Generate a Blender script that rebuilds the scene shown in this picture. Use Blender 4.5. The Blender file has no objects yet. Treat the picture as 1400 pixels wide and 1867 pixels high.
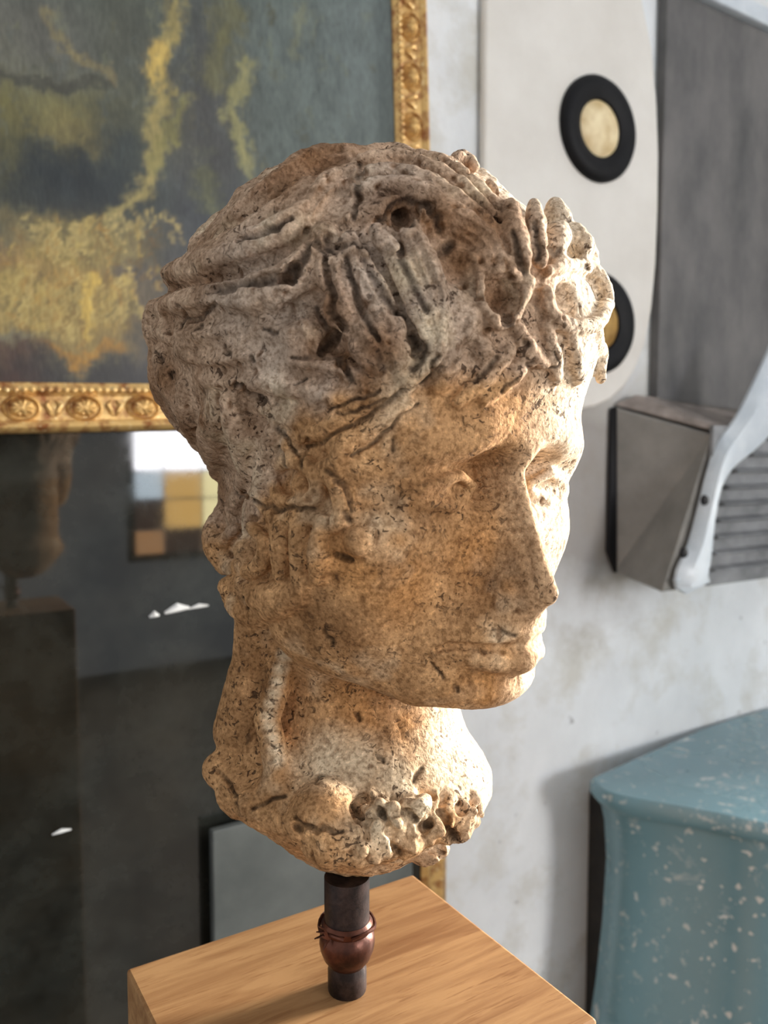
import bpy, bmesh, math, random
import numpy as np
from mathutils import Vector, Matrix
# ---------------------------------------------------------------- camera numbers
RES_X, RES_Y, FPX = 1400.0, 1867.0, 1473.0
CAM = np.array([0.0, 0.0, 1.45])
PITCH = math.atan(106.0 / FPX)                      # camera looks slightly down
FWD = np.array([0.0, math.cos(PITCH), -math.sin(PITCH)])
UPV = np.array([0.0, math.sin(PITCH), math.cos(PITCH)])
RGT = np.array([1.0, 0.0, 0.0])
DIST = 0.40                                         # distance to the middle of the head
UNIT = DIST / FPX                                   # sculpting unit in metres

def ray(px, py):
    """direction through a point of the photograph, one metre deep along the lens axis"""
    px = np.asarray(px, float)[..., None]; py = np.asarray(py, float)[..., None]
    return RGT * (px - RES_X / 2) / FPX + UPV * (RES_Y / 2 - py) / FPX + FWD

def to_pixel(P):
    d = np.asarray(P) - CAM
    z = d @ FWD
    return RES_X / 2 + FPX * (d @ RGT) / z, RES_Y / 2 - FPX * (d @ UPV) / z, z
# ---------------------------------------------------------------- room axes: w runs along the back wall, n out of it
ROOM = math.radians(58.0)                           # angle between the lens axis and the wall
WD = np.array([math.sin(ROOM), math.cos(ROOM), 0.0]); ND = np.array([math.cos(ROOM), -math.sin(ROOM), 0.0])
ROTZ = math.pi/2 - ROOM
WALL = -0.93                                        # n of the back wall
def room(w, n, z): return WD*w + ND*n + np.array([0, 0, z])
def on_wall(px, py, off=0.0):
    """(w, z) of the point seen at (px, py) in the plane off in front of the wall"""
    d = ray(px, py); P = CAM + d*((WALL + off - CAM @ ND)/(d @ ND)); return float(P @ WD), float(P[2])
def on_level(px, py, z):
    d = ray(px, py); P = CAM + d*((z - CAM[2])/d[2]); return float(P @ WD), float(P @ ND)

# ---------------------------------------------------------------- camera, daylight, exposure
C = bpy.context.scene.collection
sc = bpy.context.scene
cam = bpy.data.cameras.new('camera'); cob = bpy.data.objects.new('camera', cam); C.objects.link(cob)
cob.location = CAM; cob.rotation_euler = (math.pi/2 - PITCH, 0, 0)
cam.sensor_fit = 'HORIZONTAL'; cam.sensor_width = 36.0; cam.lens = FPX/RES_X*36.0
cam.clip_start = 0.02; cam.clip_end = 50
cam.dof.use_dof = True; cam.dof.focus_distance = 0.365; cam.dof.aperture_fstop = 14.0
sc.camera = cob
w = bpy.data.worlds.new('world'); sc.world = w; w.use_nodes = True
w.node_tree.nodes['Background'].inputs[0].default_value = (0.95, 0.97, 1.0, 1)
w.node_tree.nodes['Background'].inputs[1].default_value = 0.60
sc.view_settings.view_transform = 'Standard'; sc.view_settings.look = 'None'
sc.view_settings.exposure = 0.0; sc.view_settings.gamma = 1.0; sc.view_settings.use_curve_mapping = False

def area(name, loc, aim, sx, sy, power, col):
    l = bpy.data.lights.new(name, 'AREA'); l.shape = 'RECTANGLE'; l.size = sx; l.size_y = sy; l.energy = power; l.color = col
    o = bpy.data.objects.new(name, l); C.objects.link(o); o.location = loc
    o.rotation_euler = (Vector(aim) - Vector(loc)).to_track_quat('-Z', 'Y').to_euler(); return o
# daylight through the side window (to the right of the picture)
area('window_daylight', room(5.0, 0.12, 2.0), room(0.2, -0.34, 1.42), 1.0, 1.9, 1350.0, (1.0, 0.96, 0.90))
# ---------------------------------------------------------------- materials
class Mat:
    def __init__(s, name):
        s.m = bpy.data.materials.new(name); s.m.use_nodes = True; s.t = s.m.node_tree
        s.b = s.t.nodes['Principled BSDF']
        s.co = s.t.nodes.new('ShaderNodeTexCoord').outputs['Object']
    def lk(s, a, b): s.t.links.new(a, b)
    def put(s, node, i, v):
        if isinstance(v, bpy.types.NodeSocket): s.lk(v, node.inputs[i])
        else: node.inputs[i].default_value = v
    def stretch(s, sx, sy, sz, rz=0.0):
        n = s.t.nodes.new('ShaderNodeMapping'); n.inputs['Scale'].default_value = (sx, sy, sz); n.inputs['Rotation'].default_value = (0, 0, rz); s.lk(s.co, n.inputs['Vector']); return n.outputs[0]
    def noise(s, scale, detail=4, rough=0.55, co=None, dist=0.0):
        n = s.t.nodes.new('ShaderNodeTexNoise'); s.put(n, 'Vector', co or s.co); s.put(n, 'Scale', scale); s.put(n, 'Detail', detail); s.put(n, 'Roughness', rough); s.put(n, 'Distortion', dist); return n.outputs['Fac']
    def voro(s, scale, co=None, feature='F1'):
        n = s.t.nodes.new('ShaderNodeTexVoronoi'); n.feature = feature; s.put(n, 'Vector', co or s.co); s.put(n, 'Scale', scale); return n.outputs['Distance']
    def ramp(s, f, stops):
        n = s.t.nodes.new('ShaderNodeValToRGB'); s.lk(f, n.inputs[0]); e = n.color_ramp.elements
        while len(e) < len(stops): e.new(0.5)
        for k, (p, c) in zip(e, stops):
            k.position = p; k.color = (c, c, c, 1) if np.isscalar(c) else (*c, 1)
        return n.outputs[0]
    def mix(s, f, a, b, mode='MIX'):
        n = s.t.nodes.new('ShaderNodeMix'); n.data_type = 'RGBA'; n.blend_type = mode; n.clamp_result = False
        s.put(n, 0, f); 
        for i, v in ((6, a), (7, b)):
            s.put(n, i, v if isinstance(v, bpy.types.NodeSocket) else (*v, 1))
        return n.outputs[2]
    def math(s, op, a, b=0.0):
        n = s.t.nodes.new('ShaderNodeMath'); n.operation = op; s.put(n, 0, a); s.put(n, 1, b); return n.outputs[0]
    def attr(s, name):
        n = s.t.nodes.new('ShaderNodeAttribute'); n.attribute_name = name; return n.outputs['Color']
    def bump(s, h, strength, dist):
        n = s.t.nodes.new('ShaderNodeBump'); s.put(n, 'Height', h); s.put(n, 'Strength', strength); s.put(n, 'Distance', dist); s.lk(n.outputs[0], s.b.inputs['Normal']); return n
    def done(s, col, rough=0.7, spec=None, metal=0.0):
        s.put(s.b, 'Base Color', col if isinstance(col, bpy.types.NodeSocket) else (*col, 1)); s.put(s.b, 'Roughness', rough); s.put(s.b, 'Metallic', metal)
        if spec is not None: s.put(s.b, 'Specular IOR Level', spec)
        return s.m
def lin(r, g, b):
    return tuple(((c/255)/12.92 if c/255 <= 0.04045 else ((c/255 + 0.055)/1.055)**2.4) for c in (r, g, b))

# ---------------------------------------------------------------- mesh kit (vertices in room coordinates w, n, z)
class MB:
    def __init__(s): s.v = []; s.f = []
    def add(s, vs, fs):
        o = len(s.v); s.v += [tuple(map(float, v)) for v in vs]; s.f += [tuple(i + o for i in f) for f in fs]; return s
    def box(s, w0, w1, n0, n1, z0, z1):
        return s.add([(a, b, c) for a in (w0, w1) for b in (n0, n1) for c in (z0, z1)], [(0,1,3,2),(4,6,7,5),(0,4,5,1),(2,3,7,6),(0,2,6,4),(1,5,7,3)])
    def rings(s, R, close=True, caps=True):
        """skin between equal rings of points"""
        m = len(R[0]); vs = [p for r in R for p in r]; fs = []
        for i in range(len(R) - 1):
            for j in range(m if close else m - 1):
                k = (j + 1) % m; fs.append((i*m + j, i*m + k, (i+1)*m + k, (i+1)*m + j))
        if caps and close: fs += [tuple(range(m))[::-1], tuple((len(R)-1)*m + j for j in range(m))]
        return s.add(vs, fs)
    def lathe(s, c, axis, prof, m=40, caps=True, oval=1.0):
        """profile of (radius, height) turned about the axis ('z' or 'n') through c"""
        R = []
        for r, h in prof:
            ring = []
            for j in range(m):
                a = 2*math.pi*j/m; x, y = r*math.cos(a), r*math.sin(a)*oval
                ring.append((c[0]+x, c[1]+y, c[2]+h) if axis == 'z' else (c[0]+x, c[1]+h, c[2]+y))
            R.append(ring)
        return s.rings(R, True, caps)
    def tube(s, pts, r, m=8):
        P = [np.array(p, float) for p in pts]; R = []
        for i, p in enumerate(P):
            t = P[min(i+1, len(P)-1)] - P[max(i-1, 0)]; t /= np.linalg.norm(t)
            a = np.cross(t, (0.3, 0.5, 0.8)); a /= np.linalg.norm(a); b = np.cross(t, a); rr = r[i] if not np.isscalar(r) else r
            R.append([p + (a*math.cos(q) + b*math.sin(q))*rr for q in np.arange(m)*2*math.pi/m])
        return s.rings(R)
    def slab(s, outline, n0, n1):
        """outline of (w, z) given thickness from n0 to n1"""
        return s.rings([[(a, n0, b) for a, b in outline], [(a, n1, b) for a, b in outline]])
    def make(s, name, mat, parent=None, base=None, bevel=0.0, smooth=False, segs=2):
        base = np.array(base if base is not None else (0, 0, 0), float)
        me = bpy.data.meshes.new(name)
        me.from_pydata([(v[0]-base[0], -(v[1]-base[1]), v[2]-base[2]) for v in s.v], [], s.f)
        b = bmesh.new(); b.from_mesh(me); bmesh.ops.recalc_face_normals(b, faces=b.faces); b.to_mesh(me); b.free()
        me.materials.append(mat)
        if smooth:
            me.shade_smooth(); me.set_sharp_from_angle(angle=math.radians(40))
        o = bpy.data.objects.new(name, me); C.objects.link(o)
        if parent: o.parent = parent
        else: o.location = room(*base); o.rotation_euler = (0, 0, ROTZ)
        if bevel:
            m = o.modifiers.new('bevel', 'BEVEL'); m.width = bevel; m.segments = segs; m.limit_method = 'ANGLE'
        return o
def thing(name, label, cat, base, group=None):
    o = bpy.data.objects.new(name, None); C.objects.link(o); o.empty_display_size = 0.05
    o.location = room(*base); o.rotation_euler = (0, 0, ROTZ); o['label'] = label; o['category'] = cat
    if group: o['group'] = group
    return o
def tag(o, label, cat):
    o['label'] = label; o['category'] = cat; return o
def struct(o): o['kind'] = 'structure'; return o
def copy_part(o, parent, loc):
    c = o.copy(); C.objects.link(c); c.parent = parent; c.location = loc; return c
# ---------------------------------------------------------------- palette of materials
def m_wall():
    m = Mat('plaster'); a = m.noise(2.2, 5, 0.6); b = m.noise(9, 6, 0.65); s = m.noise(30, 3)
    col = m.mix(m.ramp(a, [(0.38, 0.0), (0.62, 1.0)]), lin(214, 218, 220), lin(238, 242, 244))
    col = m.mix(m.math('MULTIPLY', m.ramp(b, [(0.5, 0.0), (0.7, 1.0)]), 0.5), col, lin(180, 174, 154))
    col = m.mix(m.ramp(s, [(0.70, 0.0), (0.76, 0.6)]), col, lin(120, 118, 116))
    sx = m.t.nodes.new('ShaderNodeSeparateXYZ'); m.lk(m.co, sx.inputs[0])          # the housing's shadow beside and below it, painted into the plaster
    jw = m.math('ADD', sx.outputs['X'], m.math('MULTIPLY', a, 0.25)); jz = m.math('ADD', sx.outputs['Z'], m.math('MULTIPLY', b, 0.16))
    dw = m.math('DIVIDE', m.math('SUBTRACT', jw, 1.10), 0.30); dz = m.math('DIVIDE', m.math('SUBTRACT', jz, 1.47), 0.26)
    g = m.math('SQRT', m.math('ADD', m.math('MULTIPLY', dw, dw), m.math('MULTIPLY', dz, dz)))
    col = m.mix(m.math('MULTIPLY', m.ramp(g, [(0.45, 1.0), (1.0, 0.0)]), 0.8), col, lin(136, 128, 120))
    m.bump(m.math('ADD', b, m.noise(60, 4)), 0.25, 0.004); return m.done(col, 0.75, 0.3)
def m_flat(name, a, b, scale, rough, spec=0.4, metal=0.0, bump=0.1, co=None):
    m = Mat(name); f = m.noise(scale, 5, 0.6, co=co(m) if co else None)
    col = m.mix(m.ramp(f, [(0.35, 0.0), (0.65, 1.0)]), lin(*a), lin(*b))
    if bump: m.bump(f, bump, 0.002)
    return m.done(col, rough, spec, metal)
def m_gilt():
    m = Mat('worn_gilding'); f = m.noise(60, 5, 0.65); g = m.noise(180, 3)
    col = m.mix(m.ramp(f, [(0.36, 0.0), (0.55, 1.0)]), lin(142, 88, 46), lin(214, 176, 112))
    col = m.mix(m.ramp(g, [(0.6, 0.0), (0.7, 0.7)]), col, lin(235, 215, 165))
    m.bump(f, 0.4, 0.002); return m.done(col, 0.42, 0.5, 0.45)
def m_blue():
    m = Mat('chipped_blue_paint'); f = m.noise(7, 4); v = m.noise(75, 3, 0.5); v2 = m.noise(28, 4, 0.6, co=m.stretch(1.6, 1, 0.8))
    z = m.noise(5, 2)
    col = m.mix(f, lin(92, 128, 138), lin(120, 156, 166))
    w = m.noise(22, 6, 0.75, dist=1.0)
    ch = m.math('MAXIMUM', m.math('MULTIPLY', m.ramp(v, [(0.63, 0.0), (0.67, 1.0)]), m.ramp(z, [(0.38, 0.15), (0.55, 1.0)])), m.math('MULTIPLY', m.ramp(w, [(0.60, 0.0), (0.63, 1.0)]), m.ramp(f, [(0.40, 0.2), (0.55, 1.0)])))
    col = m.mix(ch, col, m.mix(m.noise(14), lin(206, 218, 222), lin(196, 188, 176)))
    m.bump(m.math('SUBTRACT', m.noise(40), ch), 0.2, 0.002); return m.done(col, m.math('ADD', m.math('MULTIPLY', f, 0.2), 0.16), 0.6)
def m_oak():
    m = Mat('oak'); g = m.noise(9, 6, 0.6, co=m.stretch(1.2, 12, 12), dist=0.6); h = m.noise(14, 4, 0.6, co=m.stretch(2.5, 34, 34)); k = m.noise(6, 3)
    col = m.mix(m.ramp(g, [(0.35, 0.0), (0.62, 1.0)]), lin(136, 96, 60), lin(176, 136, 92))
    col = m.mix(m.math('MULTIPLY', m.ramp(h, [(0.58, 0.0), (0.66, 1.0)]), 0.55), col, lin(120, 78, 44))
    col = m.mix(m.math('MULTIPLY', k, 0.3), col, lin(176, 124, 74))
    m.bump(h, 0.12, 0.001); return m.done(col, 0.5, 0.35)
def m_stone():
    m = Mat('weathered_stone')
    sp = m.noise(520, 3, 0.6); sp2 = m.noise(240, 4, 0.7); bl = m.noise(70, 5, 0.65); vo = m.voro(330); pk = m.noise(34, 3)
    col = m.attr('patina_light')
    col = m.mix(m.ramp(bl, [(0.34, 0.0), (0.68, 1.0)]), m.mix(1.0, col, (0.66, 0.60, 0.54), 'MULTIPLY'), m.mix(1.0, col, (1.22, 1.20, 1.17), 'MULTIPLY'))
    col = m.mix(m.ramp(sp, [(0.38, 0.65), (0.51, 0.0)]), col, m.mix(1.0, col, (0.42, 0.36, 0.30), 'MULTIPLY'))
    col = m.mix(m.ramp(sp, [(0.58, 0.0), (0.68, 0.65)]), col, m.mix(1.0, col, (1.6, 1.6, 1.6), 'MULTIPLY'))
    pw = m.noise(300, 2, 0.5, dist=1.2); pw2 = m.noise(130, 3, 0.6, co=m.stretch(1.0, 1.0, 1.6), dist=1.5)
    pits = m.math('MULTIPLY', m.math('MAXIMUM', m.ramp(pw, [(0.60, 0.0), (0.66, 1.0)]), m.ramp(pw2, [(0.65, 0.0), (0.70, 1.0)])), m.ramp(pk, [(0.40, 0.0), (0.58, 1.0)]))
    col = m.mix(m.math('MULTIPLY', pits, 0.85), col, lin(62, 44, 32))
    hgt = m.math('SUBTRACT', m.math('ADD', m.math('MULTIPLY', sp2, 0.8), m.math('MULTIPLY', sp, 0.35)), m.math('MULTIPLY', pits, 0.6))
    m.bump(hgt, 0.7, 0.0017); return m.done(col, 0.92, 0.15)
def m_glass_dark():
    m = Mat('foxed_dark_glass'); a = m.noise(11, 6, 0.7); b = m.noise(3, 4)
    col = m.mix(m.ramp(a, [(0.35, 0.0), (0.7, 1.0)]), lin(20, 22, 20), lin(48, 50, 46)); col = m.mix(m.ramp(b, [(0.45, 0.0), (0.7, 0.5)]), col, lin(52, 44, 32))
    m.put(m.b, 'IOR', 1.6)
    return m.done(col, m.ramp(a, [(0.3, 0.02), (0.8, 0.08)]))
def m_iron():
    m = Mat('dark_iron'); f = m.noise(90, 5, 0.7); col = m.mix(m.ramp(f, [(0.4, 0.0), (0.7, 1.0)]), lin(30, 24, 24), lin(74, 60, 56)); m.bump(f, 0.4, 0.001); return m.done(col, 0.42, 0.5, 0.5)
def m_attr(name, rough=0.6):
    m = Mat(name); f = m.noise(260, 3, co=m.stretch(1, 1, 0.35)); g = m.noise(70, 4, co=m.stretch(1.3, 1, 0.5))
    col = m.mix(m.ramp(f, [(0.3, 0.0), (0.7, 1.0)]), m.mix(1.0, m.attr('paint'), (0.82, 0.82, 0.82), 'MULTIPLY'), m.mix(1.0, m.attr('paint'), (1.15, 1.15, 1.12), 'MULTIPLY'))
    m.bump(m.math('ADD', f, g), 0.25, 0.001); return m.done(col, rough, 0.35)
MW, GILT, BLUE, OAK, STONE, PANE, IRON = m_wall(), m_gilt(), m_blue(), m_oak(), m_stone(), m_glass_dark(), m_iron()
FLOORM = m_flat('grey_floorboards', (96, 88, 80), (124, 114, 102), 8, 0.6)
CREAM = m_flat('cream_enamel', (218, 214, 206), (230, 227, 220), 7, 0.35, 0.5, 0, 0.03)
BLACK = m_flat('black_rubber', (10, 10, 12), (18, 18, 22), 20, 0.6, 0.25)
DISC = m_flat('aged_ivory', (206, 180, 130), (242, 226, 186), 26, 0.5)
DISC2 = m_flat('aged_amber', (140, 104, 48), (190, 152, 84), 40, 0.5)
GREYM = m_flat('brushed_grey_metal', (82, 82, 82), (116, 114, 112), 7, 0.55, 0.3, 0.0, 0.05, lambda m: m.stretch(1.6, 1, 0.8))
GREYD = m_flat('dark_grey_edge', (52, 50, 48), (76, 72, 68), 30, 0.6)
PALE = m_flat('pale_blue_enamel', (190, 200, 208), (210, 218, 224), 20, 0.35, 0.5)
SLATM = m_flat('dull_metal', (112, 114, 116), (146, 148, 150), 24, 0.45, 0.5, 0.2)
LEDGE = m_flat('worn_ledge', (112, 104, 98), (168, 156, 148), 22, 0.5)
BOXM = m_flat('box_sheet_metal', (128, 126, 121), (152, 148, 142), 12, 0.55, 0.35, 0.0, 0.05)
BOARD = m_flat('grey_board_paint', (78, 82, 80), (100, 104, 101), 9, 0.6)
COPPER = m_flat('tarnished_copper', (46, 28, 24), (112, 68, 52), 60, 0.36, 0.5, 0.7, 0.3)
DARKF = m_flat('dark_frame_wood', (26, 24, 22), (44, 40, 36), 30, 0.5)
WHITE = m_flat('streak_white', (222, 222, 218), (240, 240, 238), 50, 0.5)
# ---------------------------------------------------------------- the sculpted head: a signed distance field
YAW, TILT = math.radians(43.0), math.radians(3.0)
_F0 = np.array([math.sin(YAW), -math.cos(YAW), 0.0])
_U0 = np.array([0.0, 0.0, 1.0])
HF = _F0 * math.cos(TILT) - _U0 * math.sin(TILT)    # where the face looks
HU = _U0 * math.cos(TILT) + _F0 * math.sin(TILT)    # crown
HR = np.array([-math.cos(YAW), -math.sin(YAW), 0.0])  # the head's right, the near side
HAX = np.stack([HF, HR, HU])
HO = CAM + DIST * ray(670, 800)
CL = (HAX @ (CAM - HO)) / UNIT                      # camera in head coordinates

def lray(px, py):
    return ray(px, py) @ HAX.T                      # per unit depth, head axes

def LR(px, py, r=0.0):
    """head point seen at (px, py) that lies r to the head's right of its mid plane"""
    d = lray(px, py)
    return CL + d * ((r - CL[1]) / d[1])

def LW(px, py, w):
    """head point seen at (px, py), w units nearer than the middle of the head"""
    return CL + lray(px, py) * (FPX - w)

VOX = 3.0
GMIN = np.array([-620.0, -520.0, -960.0]); GMAX = np.array([560.0, 500.0, 640.0])
GN = np.ceil((GMAX - GMIN) / VOX).astype(int) + 1
AX = [GMIN[i] + VOX * np.arange(GN[i], dtype=np.float32) for i in range(3)]

class Field:
    def __init__(s):
        s.v = np.full(GN, 150.0, np.float32)
    def box(s, lo, hi):
        a = np.clip(np.floor((lo - GMIN) / VOX).astype(int), 0, GN - 1)
        b = np.clip(np.ceil((hi - GMIN) / VOX).astype(int) + 1, 1, GN)
        sl = tuple(slice(a[i], b[i]) for i in range(3))
        X = AX[0][sl[0]][:, None, None]; Y = AX[1][sl[1]][None, :, None]; Z = AX[2][sl[2]][None, None, :]
        return sl, X, Y, Z
    def apply(s, sl, d, k, cut):
        a = s.v[sl]
        if cut: d = -d
        if k > 0:
            h = np.maximum(k - np.abs(a - d), 0.0) / k
            q = h * h * (k * 0.25)
        else: q = 0.0
        s.v[sl] = (np.maximum(a, d) + q) if cut else (np.minimum(a, d) - q)
    def ell(s, c, rad, k=20.0, cut=False, R=None, pad=60.0):
        c = np.asarray(c, np.float32); rad = np.asarray(rad, np.float32)
        m = rad if R is None else np.full(3, rad.max())
        sl, X, Y, Z = s.box(c - m - pad - k, c + m + pad + k)
        X, Y, Z = X - c[0], Y - c[1], Z - c[2]
        if R is not None:
            X, Y, Z = (R[0][0]*X + R[0][1]*Y + R[0][2]*Z, R[1][0]*X + R[1][1]*Y + R[1][2]*Z, R[2][0]*X + R[2][1]*Y + R[2][2]*Z)
        k0 = np.sqrt((X/rad[0])**2 + (Y/rad[1])**2 + (Z/rad[2])**2)
        k1 = np.sqrt((X/rad[0]**2)**2 + (Y/rad[1]**2)**2 + (Z/rad[2]**2)**2) + 1e-9
        s.apply(sl, k0 * (k0 - 1.0) / k1, k, cut)
    def seg(s, a, b, ra, rb, k, cut):
        m = max(ra, rb) + k + 12.0
        sl, X, Y, Z = s.box(np.minimum(a, b) - m, np.maximum(a, b) + m)
        a = a.astype(np.float32); ba = (b - a).astype(np.float32); L2 = float(ba @ ba) + 1e-6
        X, Y, Z = X - a[0], Y - a[1], Z - a[2]
        t = np.clip((X*ba[0] + Y*ba[1] + Z*ba[2]) / L2, 0, 1)
        d = np.sqrt((X - t*ba[0])**2 + (Y - t*ba[1])**2 + (Z - t*ba[2])**2) - (ra + (rb - ra)*t)
        s.apply(sl, d, k, cut)
    def chain(s, pts, rad, k=10.0, cut=False):
        """one swept strand; the segments are joined first so that k only blends it into the head"""
        pts = [np.asarray(p, float) for p in pts]
        if np.isscalar(rad): rad = [rad] * len(pts)
        P = np.array(pts); m = max(rad) + k + 12.0
        sl, X, Y, Z = s.box(P.min(0) - m, P.max(0) + m)
        d = None
        for i in range(len(pts) - 1):
            a = P[i].astype(np.float32); ba = (P[i+1] - P[i]).astype(np.float32); L2 = float(ba @ ba) + 1e-6
            x, y, z = X - a[0], Y - a[1], Z - a[2]
            t = np.clip((x*ba[0] + y*ba[1] + z*ba[2]) / L2, 0, 1)
            e = np.sqrt((x - t*ba[0])**2 + (y - t*ba[1])**2 + (z - t*ba[2])**2) - np.float32(rad[i]) - t*np.float32(rad[i+1] - rad[i])
            d = e if d is None else np.minimum(d, e)
        s.apply(sl, d, k, cut)
    def sample(s, P):
        q = (P - GMIN) / VOX
        q = np.clip(q, 0, np.array(GN) - 1.001); i = q.astype(int); f = q - i
        v = 0.0
        for dx in (0, 1):
            for dy in (0, 1):
                for dz in (0, 1):
                    w = (f[..., 0] if dx else 1-f[..., 0]) * (f[..., 1] if dy else 1-f[..., 1]) * (f[..., 2] if dz else 1-f[..., 2])
                    v = v + w * s.v[i[..., 0]+dx, i[..., 1]+dy, i[..., 2]+dz]
        return v
    def normal(s, P, e=8.0):
        g = np.stack([s.sample(P + np.eye(3)[i]*e) - s.sample(P - np.eye(3)[i]*e) for i in range(3)], -1)
        return g / (np.linalg.norm(g, axis=-1, keepdims=True) + 1e-9)
    def hit(s, px, py):
        """surface point seen at (px, py); beside the outline, the nearest point of the ray pulled onto the surface"""
        px = np.atleast_1d(np.asarray(px, float)); py = np.atleast_1d(np.asarray(py, float))
        d = lray(px, py); t = np.arange(FPX - 480, FPX + 520, 4.0)
        P = CL + d[:, None, :] * t[None, :, None]
        v = s.sample(P)
        out = np.empty((len(px), 3))
        for i in range(len(px)):
            ins = np.where(v[i] < 0)[0]
            if len(ins):
                j = ins[0]
                if j == 0: out[i] = P[i, 0]; continue
                a, b = v[i, j-1], v[i, j]
                out[i] = P[i, j-1] + (P[i, j] - P[i, j-1]) * (a / (a - b))
            else:
                out[i] = P[i, int(np.argmin(v[i]))]
        return out

def vnoise(P, scale, seed=0):
    """smooth value noise, -1..1"""
    q = P / scale + seed * 17.31; i = np.floor(q).astype(np.int64); f = q - i; f = f*f*(3 - 2*f)
    def hsh(x, y, z):
        h = (x*374761393 + y*668265263 + z*2147483647 + seed*1274126177) & 0xffffffff
        h = ((h ^ (h >> 13)) * 1274126177) & 0xffffffff
        return ((h ^ (h >> 16)) & 0xffff) / 32767.5 - 1.0
    v = 0.0
    for dx in (0, 1):
        for dy in (0, 1):
            for dz in (0, 1):
                w = (f[..., 0] if dx else 1-f[..., 0]) * (f[..., 1] if dy else 1-f[..., 1]) * (f[..., 2] if dz else 1-f[..., 2])
                v = v + w * hsh(i[..., 0]+dx, i[..., 1]+dy, i[..., 2]+dz)
    return v

def mirror(p): return np.array([p[0], -p[1], p[2]])

def spline(P, n=5):
    P = np.asarray(P, float)
    if len(P) < 3:
        return np.array([P[0] + (P[-1]-P[0])*t for t in np.linspace(0, 1, 4)])
    Q = np.vstack([2*P[0]-P[1], P, 2*P[-1]-P[-2]]); out = []
    for i in range(1, len(Q)-2):
        p0, p1, p2, p3 = Q[i-1:i+3]
        for t in np.arange(n)/n:
            out.append(0.5*(2*p1 + (p2-p0)*t + (2*p0-5*p1+4*p2-p3)*t*t + (3*p1-p0-3*p2+p3)*t**3))
    return np.array(out + [P[-1]])

# strands of hair: points as seen in the photograph, thickness, how far they stand proud
LOCKS = [
    ([(322,505),(400,482),(470,458),(530,425),(553,398)], 30, 6), ([(305,565),(390,552),(470,545),(530,520),(578,478),(597,436)], 32, 6),
    ([(372,466),(450,432),(520,384),(562,340)], 22, 4), ([(425,402),(500,350),(570,300),(640,282)], 26, 0), ([(556,405),(600,345),(640,318)], 22, 4),
    ([(655,330),(720,324),(790,348),(850,388),(900,428)], 13, 8), ([(660,300),(730,296),(800,325),(860,365),(905,410)], 11, 7),
    ([(740,288),(800,304),(850,336),(905,385)], 10, 7), ([(650,355),(710,347),(770,362),(830,398),(880,442)], 14, 8), ([(655,280),(720,276),(790,304)], 12, 2),
    ([(772,402),(830,412),(880,442),(906,484)], 24, 4), ([(640,400),(700,385),(760,372)], 16, 4),
    ([(605,478),(615,530),(640,585),(680,640),(700,690)], 27, 8), ([(640,450),(660,500),(692,552),(722,602)], 20, 12),
    ([(690,440),(730,500),(762,560),(787,610),(781,650),(738,696)], 17, 16), ([(742,418),(768,480),(792,540),(797,600)], 20, 10),
    ([(670,610),(720,640),(735,690)], 20, 12), ([(640,690),(690,720),(740,700)], 18, 6),
    ([(330,640),(420,650),(520,655),(600,668),(660,700)], 24, 3), ([(372,690),(470,692),(560,706),(640,726),(720,712)], 22, 3),
    ([(290,602),(380,612),(470,610),(560,600)], 26, 3), ([(560,795),(620,766),(680,736),(752,690)], 15, 8), ([(596,812),(660,792),(742,738)], 13, 5),
    ([(480,740),(540,760),(600,745)], 18, 4), ([(500,640),(560,630),(610,660)], 18, 6),
    ([(430,730),(452,800),(470,862)], 28, 6), ([(395,735),(385,800),(390,860)], 34, -6), ([(505,780),(495,850),(480,905)], 24, 7),
    ([(512,860),(530,838),(565,842),(588,870),(585,905),(555,922),(520,912),(508,884)], 14, 9), ([(548,880),(556,884)], 20, 2),
    ([(600,850),(625,880),(632,930),(615,960)], 17, 8),
    ([(470,960),(492,990),(488,1025),(455,1040),(425,1025),(420,985),(440,962)], 15, 10), ([(452,1000),(458,1004)], 22, 6),
    ([(398,940),(385,985),(392,1030)], 36, -10), ([(512,950),(522,990),(520,1045)], 19, 8), ([(552,948),(556,990),(552,1050)], 18, 8), ([(594,955),(588,1000),(585,1050)], 18, 7), ([(560,1060),(520,1100),(470,1120)], 20, 4), ([(410,1070),(440,1110),(480,1130)], 22, 2), ([(640,800),(620,840),(600,852)], 14, 5), ([(470,800),(455,870),(430,925)], 18, 6), ([(540,790),(530,830)], 16, 5),
    ([(430,1065),(480,1085),(545,1085)], 28, 0), ([(650,985),(655,988)], 21, 4), ([(470,905),(520,945),(580,945)], 16, 5),
    ([(335,700),(345,750),(360,810)], 30, -4), ([(290,640),(310,690),(335,740)], 30, -4), ([(272,560),(280,600),(285,640)], 28, -6),
    ([(918,392),(926,440),(942,492)], 17, 14), ([(957,394),(961,440),(968,492)], 15, 16), ([(1003,388),(1008,425),(1000,470)], 24, 10), ([(1046,425),(1062,462),(1074,500)], 24, 4),
    ([(868,512),(880,560),(906,592),(938,562),(957,518)], 11, 9), ([(990,500),(1030,490),(1080,505),(1094,545),(1078,590),(1030,596),(995,575),(986,535)], 13, 8),
    ([(868,470),(902,492),(940,505)], 22, 5), ([(836,530),(848,590),(882,640)], 22, 4), ([(922,640),(880,690),(832,732)], 14, 6), ([(965,645),(922,692),(880,728)], 12, 5),
    ([(800,570),(822,640),(800,700)], 20, 3), ([(940,600),(960,640),(985,660)], 14, 6), ([(990,600),(1002,650),(1010,690)], 13, 5), ([(1088,590),(1096,640),(1097,690)], 12, 0),
    ([(822,308),(840,302),(856,316)], 13, 8), ([(885,345),(900,362)], 9, 6),
    ([(1030,600),(1042,650),(1050,690)], 12, 4),
]
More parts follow.
